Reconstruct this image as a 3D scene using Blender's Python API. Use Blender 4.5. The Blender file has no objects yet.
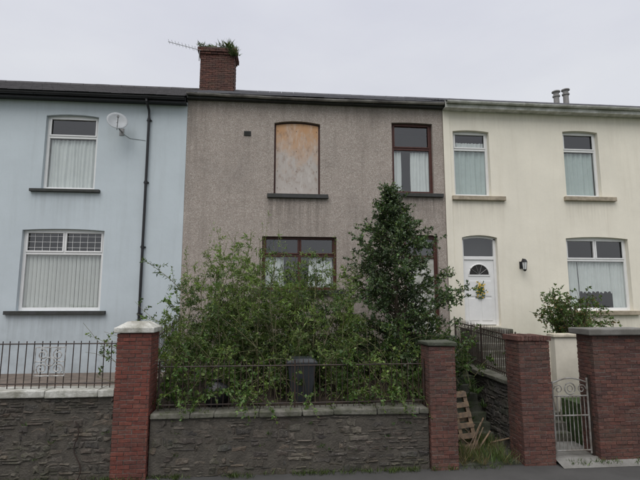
import bpy, math, random
import numpy as np
from mathutils import Vector
random.seed(7); rng=np.random.default_rng(11)
S=bpy.context.scene
S.view_settings.view_transform='Standard'; S.view_settings.look='None'; S.view_settings.exposure=0

# ------------------------------------------------------------------ materials
def newmat(name):
    m=bpy.data.materials.new(name); m.use_nodes=True
    nt=m.node_tree; b=nt.nodes['Principled BSDF']
    return m,nt,b
def N(nt,t,**kw):
    n=nt.nodes.new(t)
    for k,v in kw.items():
        if k in n.inputs: n.inputs[k].default_value=v
        else: setattr(n,k,v)
    return n
def mixc(nt,f,a,b,blend='MIX'):
    n=nt.nodes.new('ShaderNodeMix'); n.data_type='RGBA'; n.blend_type=blend
    for sock,v in ((n.inputs[0],f),(n.inputs[6],a),(n.inputs[7],b)):
        if hasattr(v,'links'): nt.links.new(v,sock)
        elif isinstance(v,(int,float)): sock.default_value=v
        else: sock.default_value=(*v,1)
    return n.outputs[2]
def coords(nt,scale=(1,1,1)):
    g=N(nt,'ShaderNodeNewGeometry'); mp=N(nt,'ShaderNodeMapping')
    mp.inputs['Scale'].default_value=scale
    nt.links.new(g.outputs['Position'],mp.inputs['Vector']); return mp.outputs[0]
def noise(nt,vec,scale,detail=6,rough=.6,lo=.35,hi=.65):
    n=N(nt,'ShaderNodeTexNoise'); n.inputs['Scale'].default_value=scale
    n.inputs['Detail'].default_value=detail; n.inputs['Roughness'].default_value=rough
    nt.links.new(vec,n.inputs['Vector'])
    r=N(nt,'ShaderNodeMapRange'); r.inputs['From Min'].default_value=lo; r.inputs['From Max'].default_value=hi
    nt.links.new(n.outputs['Fac'],r.inputs['Value']); return r.outputs[0]
def mul(nt,a,k):
    m=N(nt,'ShaderNodeMath',operation='MULTIPLY'); nt.links.new(a,m.inputs[0])
    if hasattr(k,'links'): nt.links.new(k,m.inputs[1])
    else: m.inputs[1].default_value=k
    return m.outputs[0]
def bump(nt,b,h,dist,strength=1):
    n=N(nt,'ShaderNodeBump'); n.inputs['Distance'].default_value=dist; n.inputs['Strength'].default_value=strength
    nt.links.new(h,n.inputs['Height']); nt.links.new(n.outputs[0],b.inputs['Normal'])
def zband(nt,z0,z1,axis=2):
    g=N(nt,'ShaderNodeNewGeometry'); s=N(nt,'ShaderNodeSeparateXYZ'); nt.links.new(g.outputs['Position'],s.inputs[0])
    r=N(nt,'ShaderNodeMapRange'); r.inputs['From Min'].default_value=z0; r.inputs['From Max'].default_value=z1
    nt.links.new(s.outputs[axis],r.inputs['Value']); return r.outputs[0]

def plain(name,c,rough=.6,var=.25,scale=6,bd=.002,bs=60,c2=None,metal=0,spec=.4,moss=None):
    m,nt,b=newmat(name); v=coords(nt)
    c2=c2 or tuple(x*(1-var) for x in c)
    col=mixc(nt,noise(nt,v,scale),c,c2)
    col=mixc(nt,mul(nt,noise(nt,v,bs*1.7,3),.25),col,tuple(x*.6 for x in c2))
    if moss: col=mixc(nt,mul(nt,noise(nt,v,3.1,8,.75,.48,.66),.75),col,moss)
    nt.links.new(col,b.inputs['Base Color']); b.inputs['Roughness'].default_value=rough
    b.inputs['Metallic'].default_value=metal; b.inputs['Specular IOR Level'].default_value=spec
    bump(nt,b,noise(nt,v,bs,4,.6,.2,.8),bd); return m

def render_wall(name,c,stain,stain_amt=.5,speck=None,bd=.002,bscale=90,base_dirt=(1.2,3.0),eave=(8.2,8.9),runs=()):
    m,nt,b=newmat(name); v=coords(nt)
    col=mixc(nt,mul(nt,noise(nt,v,.9,5,.6,.3,.7),.6),c,tuple(x*.84 for x in c))
    if speck:
        vo=N(nt,'ShaderNodeTexVoronoi'); vo.inputs['Scale'].default_value=62; nt.links.new(v,vo.inputs['Vector'])
        sp=N(nt,'ShaderNodeSeparateColor'); nt.links.new(vo.outputs['Color'],sp.inputs[0])
        cr=N(nt,'ShaderNodeValToRGB'); nt.links.new(sp.outputs[0],cr.inputs[0])
        cr.color_ramp.interpolation='CONSTANT'
        els=cr.color_ramp.elements
        for i,(p,cc) in enumerate(speck):
            e=els[i] if i<2 else els.new(p)
            e.position=p; e.color=(*cc,1)
        col=mixc(nt,.6,col,cr.outputs[0])
        col=mixc(nt,mul(nt,noise(nt,v,1.7,7,.7,.5,.72),.28),col,(.43,.385,.35))
        col=mixc(nt,mul(nt,noise(nt,coords(nt,(1,1,.6)),.75,6,.7,.5,.7),.35),col,(.18,.16,.145))
    vs=coords(nt,(2.6,2.6,.22))
    st=noise(nt,vs,1.6,7,.65,.5,.78)
    col=mixc(nt,mul(nt,st,stain_amt),col,stain)
    st2=mul(nt,zband(nt,*eave),noise(nt,coords(nt,(5,5,.5)),1.5,6,.7,.35,.7))
    col=mixc(nt,mul(nt,st2,min(1,stain_amt*1.5)),col,tuple(x*.85 for x in stain))
    # rain run-off from the ends and underside of each sill
    for (xa,xb,zt,ln,amt) in runs:
        k=mul(nt,mul(nt,zband(nt,xa-.12,xa+.1,0),zband(nt,xb+.12,xb-.1,0)),mul(nt,zband(nt,zt-ln,zt),zband(nt,zt+.02,zt)))
        k=mul(nt,k,noise(nt,coords(nt,(11,11,.5)),1.1,6,.7,.38,.68))
        col=mixc(nt,mul(nt,k,amt),col,tuple(x*.75 for x in stain))
    lo=mul(nt,zband(nt,base_dirt[1],base_dirt[0]),noise(nt,v,2.2,6,.7,.3,.75))
    col=mixc(nt,mul(nt,lo,.55),col,tuple(x*.5 for x in stain))
    fine=noise(nt,v,26,6,.7,.3,.7)
    col=mixc(nt,mul(nt,fine,.12),col,tuple(x*.6 for x in c))
    nt.links.new(col,b.inputs['Base Color']); b.inputs['Roughness'].default_value=.85
    b.inputs['Specular IOR Level'].default_value=.25
    n1=noise(nt,v,bscale,5,.65,.2,.8); n2=noise(nt,v,2.5,3,.5,.2,.8)
    a=N(nt,'ShaderNodeMath',operation='MULTIPLY_ADD'); nt.links.new(n2,a.inputs[0]); a.inputs[1].default_value=3.0; nt.links.new(n1,a.inputs[2])
    bump(nt,b,a.outputs[0],bd); return m

def island(name,cols,rough=.85,bd=.006,bs=22,moss=None,moss_amt=.4,cement=None,grime=None,pale=.35,runoff=None):
    """per-piece colour (Random Per Island) for stones and bricks"""
    m,nt,b=newmat(name); g=N(nt,'ShaderNodeNewGeometry'); v=coords(nt)
    cr=N(nt,'ShaderNodeValToRGB'); nt.links.new(g.outputs['Random Per Island'],cr.inputs[0])
    els=cr.color_ramp.elements
    for i,c in enumerate(cols):
        p=i/(len(cols)-1)
        e=els[i] if i<2 else els.new(p)
        e.position=p; e.color=(*c,1)
    col=cr.outputs[0]
    col=mixc(nt,mul(nt,noise(nt,v,14,7,.7),.6),col,tuple(x*.45 for x in cols[0]))
    if cement: col=mixc(nt,mul(nt,noise(nt,v,.95,9,.75,.49,.60),.75),col,cement)
    if moss: col=mixc(nt,mul(nt,noise(nt,v,2.1,8,.75,.5,.70),moss_amt),col,moss)
    if grime: col=mixc(nt,mul(nt,noise(nt,coords(nt,(2,2,.8)),1.6,8,.75,.42,.68),.75),col,grime)
    if runoff: # dark damp stain washed down from the coping and up from the foot
        col=mixc(nt,mul(nt,mul(nt,zband(nt,runoff-.45,runoff),noise(nt,coords(nt,(6,6,.6)),1.2,6,.7,.35,.65)),.7),col,(.035,.034,.028))
        col=mixc(nt,mul(nt,mul(nt,zband(nt,.3,0),noise(nt,v,3,6,.7,.3,.65)),.7),col,(.035,.042,.02))
    col=mixc(nt,mul(nt,noise(nt,v,45,4,.7,.55,.75),pale),col,(.30,.29,.27))
    nt.links.new(col,b.inputs['Base Color']); b.inputs['Roughness'].default_value=rough
    b.inputs['Specular IOR Level'].default_value=.3
    bump(nt,b,noise(nt,v,bs,8,.7,.2,.8),bd); return m

M={}
M['blue']=render_wall('blue_painted_render',(.54,.60,.632),(.33,.355,.36),.26,bd=.0015,bscale=60,runs=[(-6.68,-4.86,6.0,1.0,.35),(-7.06,-4.52,2.7,1.1,.45)])
M['pebble']=render_wall('pebbledash',(.375,.325,.285),(.20,.172,.148),.5,
    speck=[(0,(.23,.19,.165)),(.22,(.385,.33,.29)),(.5,(.43,.375,.335)),(.74,(.30,.27,.245)),(.88,(.60,.56,.51))],bd=.006,bscale=70,
    runs=[(-.30,1.44,5.97,1.4,.9),(3.24,4.84,6.08,1.3,.9),(-.6,1.86,3.25,1.2,.6),(-2.6,-2.0,8.9,3.5,.55),(1.9,3.0,8.9,1.8,.5),(-1.2,-.5,7.8,1.1,.4)])
M['cream']=render_wall('cream_painted_render',(.82,.775,.66),(.55,.49,.39),.30,bd=.0015,bscale=60,runs=[(5.1,6.72,6.0,1.0,.45),(8.58,10.22,6.05,1.0,.45),(8.42,10.66,2.65,.8,.5)])
M['creamtrim']=plain('cream_trim',(.72,.66,.53),.7,.15,c2=(.45,.41,.32))
M['tansill']=plain('stone_sill',(.45,.385,.29),.8,.25,c2=(.27,.23,.17))
M['white']=plain('white_upvc',(.80,.80,.79),.3,.06,bd=.0002)
M['whitepaint']=plain('weathered_white_paint',(.68,.68,.65),.7,.35,4,c2=(.36,.36,.31))
M['oldwhite']=plain('flaking_white_paint',(.60,.60,.56),.8,.35,3,.006,25,c2=(.30,.29,.25),moss=(.13,.13,.09))
M['offwhite']=plain('dirty_gutter',(.38,.36,.33),.6,.3,1.6,c2=(.11,.10,.095))
M['black']=plain('black_plastic',(.02,.02,.022),.35,.2)
M['iron']=plain('black_iron',(.022,.02,.02),.55,.3,20,c2=(.05,.028,.018),bd=.001)
M['slate']=plain('slate_sill',(.05,.05,.052),.6,.3,c2=(.03,.033,.026))
M['mahog']=plain('mahogany_frame',(.085,.026,.018),.45,.35,9)
M['tiles']=plain('concrete_roof_tiles',(.10,.095,.10),.8,.35,3,bs=30,bd=.004)
M['slates']=plain('slate_roof',(.13,.13,.145),.7,.35,3,bs=30,bd=.004)
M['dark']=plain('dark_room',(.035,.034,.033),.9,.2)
M['net']=plain('net_curtain',(.70,.72,.71),.9,.08,4)
M['blind']=plain('blind_slats',(.80,.80,.77),.7,.06,4)
M['greencurt']=plain('pale_curtain',(.50,.57,.55),.9,.1,4)
M['conc']=plain('weathered_concrete',(.20,.19,.165),.9,.3,3.5,.008,22,c2=(.08,.08,.06),moss=(.05,.058,.025))
M['conc2']=plain('path_concrete',(.27,.265,.25),.9,.3,1.5,.003,30,c2=(.13,.125,.11))
M['concdark']=plain('mossy_concrete',(.10,.10,.085),.9,.3,3,.008,25,c2=(.045,.055,.03))
M['mortar']=plain('old_mortar',(.105,.094,.078),.95,.4,5,.012,30)
M['mortarb']=plain('brick_mortar',(.17,.155,.135),.95,.4,8,.004,60)
M['soil']=plain('garden_soil',(.055,.042,.03),.95,.4,3,.03,12)
M['asphalt']=plain('asphalt',(.055,.055,.057),.9,.25,1.2,.004,90)
M['pave']=plain('pavement_tarmac',(.075,.073,.07),.9,.25,1.4,.004,80)
M['kerb']=plain('kerb_concrete',(.28,.27,.26),.9,.25,3)
M['grass']=plain('grass_ground',(.05,.085,.025),.95,.4,.4,.03,8)
M['patio']=plain('patio_paving',(.20,.155,.125),.9,.3,4,c2=(.10,.085,.07))
M['wood']=plain('weathered_timber',(.25,.17,.105),.8,.4,12,.003,40,c2=(.10,.078,.06))
M['bark']=plain('bark',(.11,.085,.06),.9,.4,12,.006,40)
M['stem']=plain('green_stems',(.17,.16,.08),.8,.3,12)
M['binp']=plain('bin_plastic',(.035,.04,.045),.45,.2)
M['sack']=plain('refuse_sack_plastic',(.012,.012,.014),.25,.2,bd=.01,bs=14)
M['pot']=plain('metal_flue',(.30,.29,.28),.6,.3,8)
M['dish']=plain('dish_grey',(.36,.38,.39),.5,.15)
M['yellow']=plain('yellow_petals',(.75,.5,.04),.6,.2)
M['silver']=plain('galvanised_metal',(.30,.30,.30),.5,.2,metal=.4)
SC=[(.082,.072,.063),(.125,.10,.08),(.048,.045,.044),(.16,.125,.095),(.07,.067,.066),(.105,.075,.055)]
M['stone']=island('rubble_stone',SC,bd=.018,bs=13,moss=(.045,.055,.022),moss_amt=.6,cement=(.13,.118,.097),pale=.5,runoff=1.39)
M['stonec']=island('rubble_stone_part_rendered',SC,bd=.018,bs=13,moss=(.045,.055,.022),moss_amt=.55,cement=(.18,.16,.132),pale=.5,runoff=.99)
M['stonepale']=island('rubble_stone_side',[(.08,.075,.07),(.12,.10,.085),(.05,.048,.048),(.1,.09,.08)],moss=(.04,.055,.02),moss_amt=.6)
M['brickred']=island('red_brick',[(.18,.052,.038),(.225,.068,.047),(.13,.042,.034),(.20,.078,.057)],bd=.005,bs=40,grime=(.085,.042,.035),moss=(.12,.075,.055),moss_amt=.4)
M['brickold']=island('weathered_brick',[(.12,.05,.04),(.165,.066,.05),(.085,.042,.038),(.185,.08,.06),(.12,.07,.056)],bd=.006,bs=40,moss=(.055,.055,.035),moss_amt=.55,grime=(.065,.042,.035),pale=.5)

def board_mat():
    m,nt,b=newmat('weathered_board'); v=coords(nt,(1,1,.55))
    g=noise(nt,v,2.6,8,.72,.3,.7)
    zz=zband(nt,6.0,8.4)
    a=N(nt,'ShaderNodeMath',operation='ADD'); nt.links.new(mul(nt,g,.6),a.inputs[0]); nt.links.new(mul(nt,zz,1.1),a.inputs[1])
    r=N(nt,'ShaderNodeMapRange'); r.inputs['From Min'].default_value=.72; r.inputs['From Max'].default_value=1.25; nt.links.new(a.outputs[0],r.inputs[0])
    col=mixc(nt,r.outputs[0],(.43,.39,.36),(.48,.28,.15))
    col=mixc(nt,mul(nt,noise(nt,coords(nt,(1,1,.3)),7,8,.75,.5,.7),.55),col,(.60,.57,.54))
    col=mixc(nt,mul(nt,noise(nt,coords(nt,(1,1,.5)),9,8,.75,.52,.64),.6),col,(.24,.165,.12))
    nt.links.new(col,b.inputs['Base Color']); b.inputs['Roughness'].default_value=.85
    bump(nt,b,g,.004); return m
M['board']=board_mat()
def glass_mat():
    m=bpy.data.materials.new('window_glass'); m.use_nodes=True; nt=m.node_tree; nt.nodes.clear()
    o=N(nt,'ShaderNodeOutputMaterial'); mx=N(nt,'ShaderNodeMixShader'); t=N(nt,'ShaderNodeBsdfTransparent'); gl=N(nt,'ShaderNodeBsdfGlossy')
    t.inputs[0].default_value=(.93,.96,.95,1); gl.inputs['Roughness'].default_value=.02
    v=coords(nt); bp=N(nt,'ShaderNodeBump'); bp.inputs['Distance'].default_value=.003
    nt.links.new(noise(nt,v,1.5,2,.5,.2,.8),bp.inputs['Height']); nt.links.new(bp.outputs[0],gl.inputs['Normal'])
    lw=N(nt,'ShaderNodeLayerWeight'); lw.inputs[0].default_value=.5
    pw=N(nt,'ShaderNodeMath',operation='POWER'); pw.inputs[1].default_value=4; nt.links.new(lw.outputs['Facing'],pw.inputs[0])
    a=N(nt,'ShaderNodeMath',operation='MULTIPLY_ADD'); a.inputs[1].default_value=.75; a.inputs[2].default_value=.13
    nt.links.new(pw.outputs[0],a.inputs[0]); nt.links.new(a.outputs[0],mx.inputs[0])
    nt.links.new(t.outputs[0],mx.inputs[1]); nt.links.new(gl.outputs[0],mx.inputs[2]); nt.links.new(mx.outputs[0],o.inputs[0]); return m
M['glass']=glass_mat()
def leaf_mat(name,rough=.5,trans=.3,spec=.35):
    m,nt,b=newmat(name); at=N(nt,'ShaderNodeAttribute'); at.attribute_name='Col'
    o=[n for n in nt.nodes if n.type=='OUTPUT_MATERIAL'][0]
    nt.links.new(at.outputs['Color'],b.inputs['Base Color']); b.inputs['Roughness'].default_value=rough
    b.inputs['Specular IOR Level'].default_value=spec
    tr=N(nt,'ShaderNodeBsdfTranslucent'); nt.links.new(mixc(nt,1,at.outputs['Color'],(1.3,1.4,.6),'MULTIPLY'),tr.inputs[0])
    mx=N(nt,'ShaderNodeMixShader'); mx.inputs[0].default_value=trans
    nt.links.new(b.outputs[0],mx.inputs[1]); nt.links.new(tr.outputs[0],mx.inputs[2]); nt.links.new(mx.outputs[0],o.inputs[0]); return m
M['leaf']=leaf_mat('soft_leaves'); M['holly']=leaf_mat('glossy_leaves',.38,.15,.45)

# ------------------------------------------------------------------ builders
def grp(name,loc=(0,0,0)):
    e=bpy.data.objects.new(name,None); e.empty_display_size=.3; S.collection.objects.link(e); return e
class B:
    def __init__(s): s.v=[]; s.f=[]
    def add(s,vs,fs):
        o=len(s.v); s.v+= [tuple(p) for p in vs]; s.f+=[tuple(i+o for i in f) for f in fs]; return s
    def box(s,x0,x1,y0,y1,z0,z1,j=0):
        P=[(x0,y0,z0),(x1,y0,z0),(x1,y1,z0),(x0,y1,z0),(x0,y0,z1),(x1,y0,z1),(x1,y1,z1),(x0,y1,z1)]
        if j: P=[(a+random.uniform(-j,j),b+random.uniform(-j,j),c+random.uniform(-j,j)) for a,b,c in P]
        return s.add(P,[(3,2,1,0),(4,5,6,7),(0,1,5,4),(1,2,6,5),(2,3,7,6),(3,0,4,7)])
    def quad(s,a,b,c,d): return s.add([a,b,c,d],[(0,1,2,3)])
    def tube(s,pts,r,n=6,r1=None):
        pts=[Vector(p) for p in pts]; k=len(pts); r1=r if r1 is None else r1
        vs=[];fs=[]
        for i,p in enumerate(pts):
            t=(pts[min(i+1,k-1)]-pts[max(i-1,0)]).normalized()
            a=t.cross(Vector((0,0,1)) if abs(t.z)<.9 else Vector((1,0,0))).normalized(); b=t.cross(a)
            rr=r+(r1-r)*i/max(1,k-1)
            for q in range(n):
                w=2*math.pi*q/n; vs.append(p+a*math.cos(w)*rr+b*math.sin(w)*rr)
        for i in range(k-1):
            for q in range(n):
                q2=(q+1)%n; fs.append((i*n+q,i*n+q2,(i+1)*n+q2,(i+1)*n+q))
        fs.append(tuple(range(n))[::-1]); fs.append(tuple((k-1)*n+q for q in range(n)))
        return s.add(vs,fs)
    def lathe(s,prof,cx,cy,n=16):
        vs=[];fs=[]
        for r,z in prof:
            for q in range(n):
                w=2*math.pi*q/n; vs.append((cx+r*math.cos(w),cy+r*math.sin(w),z))
        for i in range(len(prof)-1):
            for q in range(n):
                q2=(q+1)%n; fs.append((i*n+q,i*n+q2,(i+1)*n+q2,(i+1)*n+q))
        fs.append(tuple(range(n))[::-1]); fs.append(tuple((len(prof)-1)*n+q for q in range(n)))
        return s.add(vs,fs)
    def make(s,name,mat,parent=None,bevel=0,smooth=False,segs=2):
        me=bpy.data.meshes.new(name); me.from_pydata(s.v,[],s.f); me.update()
        me.materials.append(mat); ob=bpy.data.objects.new(name,me); S.collection.objects.link(ob)
        if parent: ob.parent=parent
        if bevel:
            m=ob.modifiers.new('bevel','BEVEL'); m.width=bevel; m.segments=segs; m.limit_method='ANGLE'
        if smooth:
            for p in me.polygons: p.use_smooth=True
        return ob
def circ(cx,y,cz,r,n=16,a0=0,a1=2*math.pi): return [(cx+r*math.cos(a0+(a1-a0)*i/n),y,cz+r*math.sin(a0+(a1-a0)*i/n)) for i in range(n+1)]
def scroll(cx,y,cz,r,turns=1.5,flip=1,n=26,ph=0): return [(cx+flip*r*(1-.75*i/n)*math.cos(ph+turns*2*math.pi*i/n),y,cz+r*(1-.75*i/n)*math.sin(ph+turns*2*math.pi*i/n)) for i in range(n+1)]

Y=13.0
def topz(op,x):
    xa,xb,za,zb,rise=op; return zb+rise*(1-((x-(xa+xb)/2)/((xb-xa)/2))**2)
def wall(name,x0,x1,z0,z1,y,ops,mat,parent,rev=.2):
    b=B(); xs={x0,x1}
    for o in ops:
        for i in range(9): xs.add(o[0]+(o[1]-o[0])*i/8)
    xs=sorted(xs)
    for xa,xb in zip(xs,xs[1:]):
        if xb-xa<1e-5: continue
        mid=(xa+xb)/2; ca=cb=z0
        for o in sorted([o for o in ops if o[0]<mid<o[1]],key=lambda o:o[2]):
            b.quad((xa,y,ca),(xb,y,cb),(xb,y,o[2]),(xa,y,o[2]))
            ta,tb=topz(o,xa),topz(o,xb)
            b.quad((xa,y,ta),(xb,y,tb),(xb,y+rev,tb),(xa,y+rev,ta))
            b.quad((xa,y,o[2]),(xb,y,o[2]),(xb,y+rev,o[2]),(xa,y+rev,o[2]))
            ca,cb=ta,tb
        b.quad((xa,y,ca),(xb,y,cb),(xb,y,z1),(xa,y,z1))
    for o in ops:
        for x in (o[0],o[1]): b.quad((x,y,o[2]),(x,y+rev,o[2]),(x,y+rev,o[3]),(x,y,o[3]))
    return b.make(name,mat,parent)
def curtain(b,x0,x1,z0,z1,y,amp=.02,per=.12,hem=0):
    n=max(6,int((x1-x0)/per*8)); vs=[];fs=[]
    ph=random.random()*6; K=5
    for i in range(n+1):
        x=x0+(x1-x0)*i/n
        yy=y+amp*math.sin(2*math.pi*(x-x0)/per+ph+.8*math.sin(x*9))+amp*.5*math.sin(2*math.pi*(x-x0)/per*.43)
        zb=z0+hem*abs(math.sin(math.pi*(x-x0)/.13))
        for k in range(K): t=k/(K-1); vs.append((x+.012*math.sin(3*t+x*12),yy,zb+(z1-zb)*t))
    for i in range(n):
        for k in range(K-1): fs.append((K*i+k,K*(i+1)+k,K*(i+1)+k+1,K*i+k+1))
    b.add(vs,fs)
def window(par,nm,op,fm,fw=.065,transom=None,tm=(),lm=(),cur=None,lead=False,dep=.11,glass=True,sashtop=True):
    xa,xb,za,zs,rise=op; y0=Y+dep; y1=y0+.06
    f=B(); f.box(xa,xa+fw,y0,y1,za,zs); f.box(xb-fw,xb,y0,y1,za,zs)
    f.box(xa+fw,xb-fw,y0,y1,za,za+fw)
    for i in range(8):
        p=xa+(xb-xa)*i/8; q=xa+(xb-xa)*(i+1)/8
        tp,tq=topz(op,p),topz(op,q); lo=zs-fw*.8
        lp=max(lo,tp-fw-.02); lq=max(lo,tq-fw-.02)
        f.add([(p,y0+.001,lp),(q,y0+.001,lq),(q,y1+.001,lq),(p,y1+.001,lp),(p,y0+.001,tp),(q,y0+.001,tq),(q,y1+.001,tq),(p,y1+.001,tp)],[(0,1,5,4),(3,2,1,0),(4,5,6,7),(2,3,7,6)])
    if transom: f.box(xa+fw,xb-fw,y0+.002,y1-.002,transom-fw*.5,transom+fw*.5)
    for m in tm: f.box(m-fw*.5,m+fw*.5,y0+.004,y1-.004,transom+fw*.5,zs-fw*.3)
    for m in lm: f.box(m-fw*.5,m+fw*.5,y0+.004,y1-.004,za+fw,(transom-fw*.5) if transom else zs-.02)
    def sash(a,b_,c,d,t=.04):
        f.box(a,b_,y0-.018,y0+.02,c,c+t); f.box(a,b_,y0-.018,y0+.02,d-t,d)
        f.box(a,a+t,y0-.018,y0+.02,c+t,d-t); f.box(b_-t,b_,y0-.018,y0+.02,c+t,d-t)
    if transom and sashtop:
        ed=[xa+fw*.7]+list(tm)+[xb-fw*.7]
        for a,b_ in zip(ed,ed[1:]): sash(a+.012,b_-.012,transom+fw*.3,zs-fw*.3)
    f.make(nm+'_frame',fm,par,bevel=.006)
    if lead:
        l=B(); ed=[xa+fw]+list(tm)+[xb-fw]
        for a,b_ in zip(ed,ed[1:]):
            for k in range(1,5): x=a+(b_-a)*k/5; l.box(x-.004,x+.004,y0+.024,y0+.034,transom+fw*.5,zs-.03)
            for k in range(1,4): z=transom+(zs-transom)*k/4; l.box(a,b_,y0+.0245,y0+.0335,z-.004,z+.004)
        l.make(nm+'_leading',M['white'],par)
    if glass:
        B().quad((xa+.02,y0+.04,za+.02),(xb-.02,y0+.04,za+.02),(xb-.02,y0+.04,zs-.01),(xa+.02,y0+.04,zs-.01)).make(nm+'_glass',M['glass'],par)
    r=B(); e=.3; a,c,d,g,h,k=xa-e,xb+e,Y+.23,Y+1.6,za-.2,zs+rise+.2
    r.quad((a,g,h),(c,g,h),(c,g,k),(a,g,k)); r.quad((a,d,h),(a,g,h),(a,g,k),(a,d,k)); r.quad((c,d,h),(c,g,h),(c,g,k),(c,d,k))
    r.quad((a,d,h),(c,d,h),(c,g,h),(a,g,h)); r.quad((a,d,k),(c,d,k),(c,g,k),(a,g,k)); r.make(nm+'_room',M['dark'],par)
    yc=Y+dep+.10
    for kind,cx0,cx1,cz0,cz1 in (cur or ()):
        c=B()
        if kind=='blind':
            x=cx0
            while x<cx1-.05:
                t=random.uniform(.50,.62); w=.088
                c.quad((x,yc-.02,cz0),(x+w*.85,yc-.02+t*w,cz0),(x+w*.85,yc-.02+t*w,cz1),(x,yc-.02,cz1)); x+=.098+random.uniform(0,.008)
            c.make(nm+'_vertical_blind',M['blind'],par)
        else:
            curtain(c,cx0,cx1,cz0,cz1,yc,.020,.10 if kind in('net','lace') else .15,.07 if kind=='lace' else 0); c.make(nm+'_'+kind,M['greencurt' if kind=='curtain' else 'net'],par,smooth=True)

def roof(par,x0,x1,ye,ze,yr,zr,mat,steps=15):
    b=B()
    for i in range(steps):
        t0=i/steps;t1=(i+1)/steps
        ya,yb=ye+(yr-ye)*t0,ye+(yr-ye)*t1; za_,zb=ze+(zr-ze)*t0,ze+(zr-ze)*t1
        x=x0-(.15 if i%2 else 0)
        while x<x1:
            xx=min(x+.3,x1); xs=max(x,x0); d=random.uniform(-.006,.006)
            b.add([(xs,ya,za_+d),(xx-.006,ya,za_+d),(xx-.006,yb+.03,zb-.004),(xs,yb+.03,zb-.004),(xs,ya,za_+.024+d),(xx-.006,ya,za_+.024+d),(xx-.006,yb+.03,zb+.012),(xs,yb+.03,zb+.012)],
                  [(0,1,5,4),(4,5,6,7),(0,4,7,3),(1,2,6,5)])
            x+=.3
    b.make('roof_tiles',mat,par)
    d=B(); d.quad((x0,ye,ze-.01),(x1,ye,ze-.01),(x1,yr,zr-.01),(x0,yr,zr-.01)); d.quad((x0,yr,zr),(x1,yr,zr),(x1,2*yr-ye,ze),(x0,2*yr-ye,ze)); d.make('roof_deck',M['slates'],par)
    r=B(); x=x0
    while x<x1-.05:
        r.tube([(x,yr,zr-.03+random.uniform(-.005,.005)),(min(x+.44,x1),yr,zr-.03)],.10,8); x+=.45
    r.make('ridge_tiles',mat,par)
def gutter(par,x0,x1,y,z,mat,r=.06,sag=0,n=24,nm='gutter'):
    vs=[];fs=[];k=7
    for i in range(n+1):
        x=x0+(x1-x0)*i/n; zz=z-sag*math.sin(math.pi*i/n)+ (random.uniform(-.006,.006) if sag else 0)
        for q in range(k):
            w=math.pi+math.pi*q/(k-1); vs.append((x,y+r*math.cos(w),zz+r*math.sin(w)))
    for i in range(n):
        for q in range(k-1): fs.append((i*k+q,(i+1)*k+q,(i+1)*k+q+1,i*k+q+1))
    b=B(); b.add(vs,fs)
    x=x0+.4
    while x<x1:
        b.tube([(x-.04,y+r*1.12*math.cos(w/8*math.pi+math.pi),z-sag*math.sin(math.pi*(x-x0)/(x1-x0))+r*1.12*math.sin(w/8*math.pi+math.pi)) for w in range(9)],.010,4); x+=1.0
    o=b.make(nm,mat,par); o.modifiers.new('t','SOLIDIFY').thickness=.006; return o
def shell(par,x0,x1,mat,zt=8.85,zr=10.85):
    b=B(); b.quad((x0,Y+.01,1),(x0,21,1),(x0,21,zt),(x0,Y+.01,zt)); b.quad((x1,Y+.01,1),(x1,21,1),(x1,21,zt),(x1,Y+.01,zt)); b.quad((x0,21,1),(x1,21,1),(x1,21,zt),(x0,21,zt))
    b.add([(x0,Y+.01,zt),(x0,17,zr),(x0,21,zt)],[(0,1,2)]); b.add([(x1,Y+.01,zt),(x1,17,zr),(x1,21,zt)],[(0,1,2)])
    b.make('side_and_back_walls',mat,par)

# ------------------------------------------------------------------ blue house
XW=-13.0
H=grp('terraced_house')
u=(-6.42,-5.02,6.1,8.19,.05); l=(-6.80,-4.68,2.82,4.97,.04); ul=(-9.7,-8.3,6.1,8.19,.05); dl=(-9.4,-8.35,1.4,4.6,.05)
wall('front_wall',XW,-2.602,.9,8.72,Y,[u,l,ul,dl],M['blue'],H)
window(H,'upper_window',u,M['white'],.08,transom=7.62,cur=[('net',-6.36,-5.1,6.15,7.56)])
window(H,'upper_window_b',ul,M['white'],.08,transom=7.62,cur=[('net',-9.6,-8.4,6.15,8.1)])
window(H,'lower_window',l,M['white'],.085,transom=4.36,tm=(-5.74,),cur=[('blind',-6.74,-4.74,2.85,4.33)],lead=True)
b=B(); b.box(-6.68,-4.86,Y-.10,Y+.10,6.02,6.098); b.box(-7.06,-4.52,Y-.10,Y+.10,2.72,2.818); b.box(-9.9,-8.1,Y-.1,Y+.1,6.02,6.098); b.make('slate_sills',M['slate'],H,bevel=.008)
b=B(); b.box(-9.4,-8.35,Y+.12,Y+.17,1.4,4.65); b.make('front_door',M['white'],H)
b=B(); b.box(XW,-2.61,Y-.26,Y-.235,8.60,8.76); b.box(XW,-2.61,Y-.235,Y,8.62,8.64); b.make('fascia',M['black'],H)
gutter(H,XW,-2.62,Y-.33,8.72,M['black'],.06)
roof(H,XW,-2.62,12.62,8.76,17,10.98,M['tiles'])
b=B(); b.tube([(-3.66,Y-.33,8.68),(-3.66,Y-.33,8.60),(-3.65,Y-.08,8.42),(-3.64,Y-.07,8.2),(-3.64,Y-.07,1.25)],.036,10)
for z in (8.1,6.3,4.5,2.7): b.tube([(-3.64,Y-.07,z),(-3.64,Y-.07,z+.07)],.048,10); b.box(-3.71,-3.57,Y-.04,Y,z+.02,z+.05)
b.make('downpipe',M['black'],H)
shell(H,XW,-2.63,M['blue'])
D=grp('satellite_dish')
b=B(); vs=[];fs=[];c=Vector((-4.38,Y-.42,7.90)); nv=Vector((.35,-.85,.38)).normalized(); a=nv.cross(Vector((0,0,1))).normalized(); e=nv.cross(a)
for i in range(6):
    for q in range(20):
        w=2*math.pi*q/20; r=.27*i/5; vs.append(c+a*r*math.cos(w)+e*r*1.06*math.sin(w)+nv*(.07*(i/5)**2))
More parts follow.
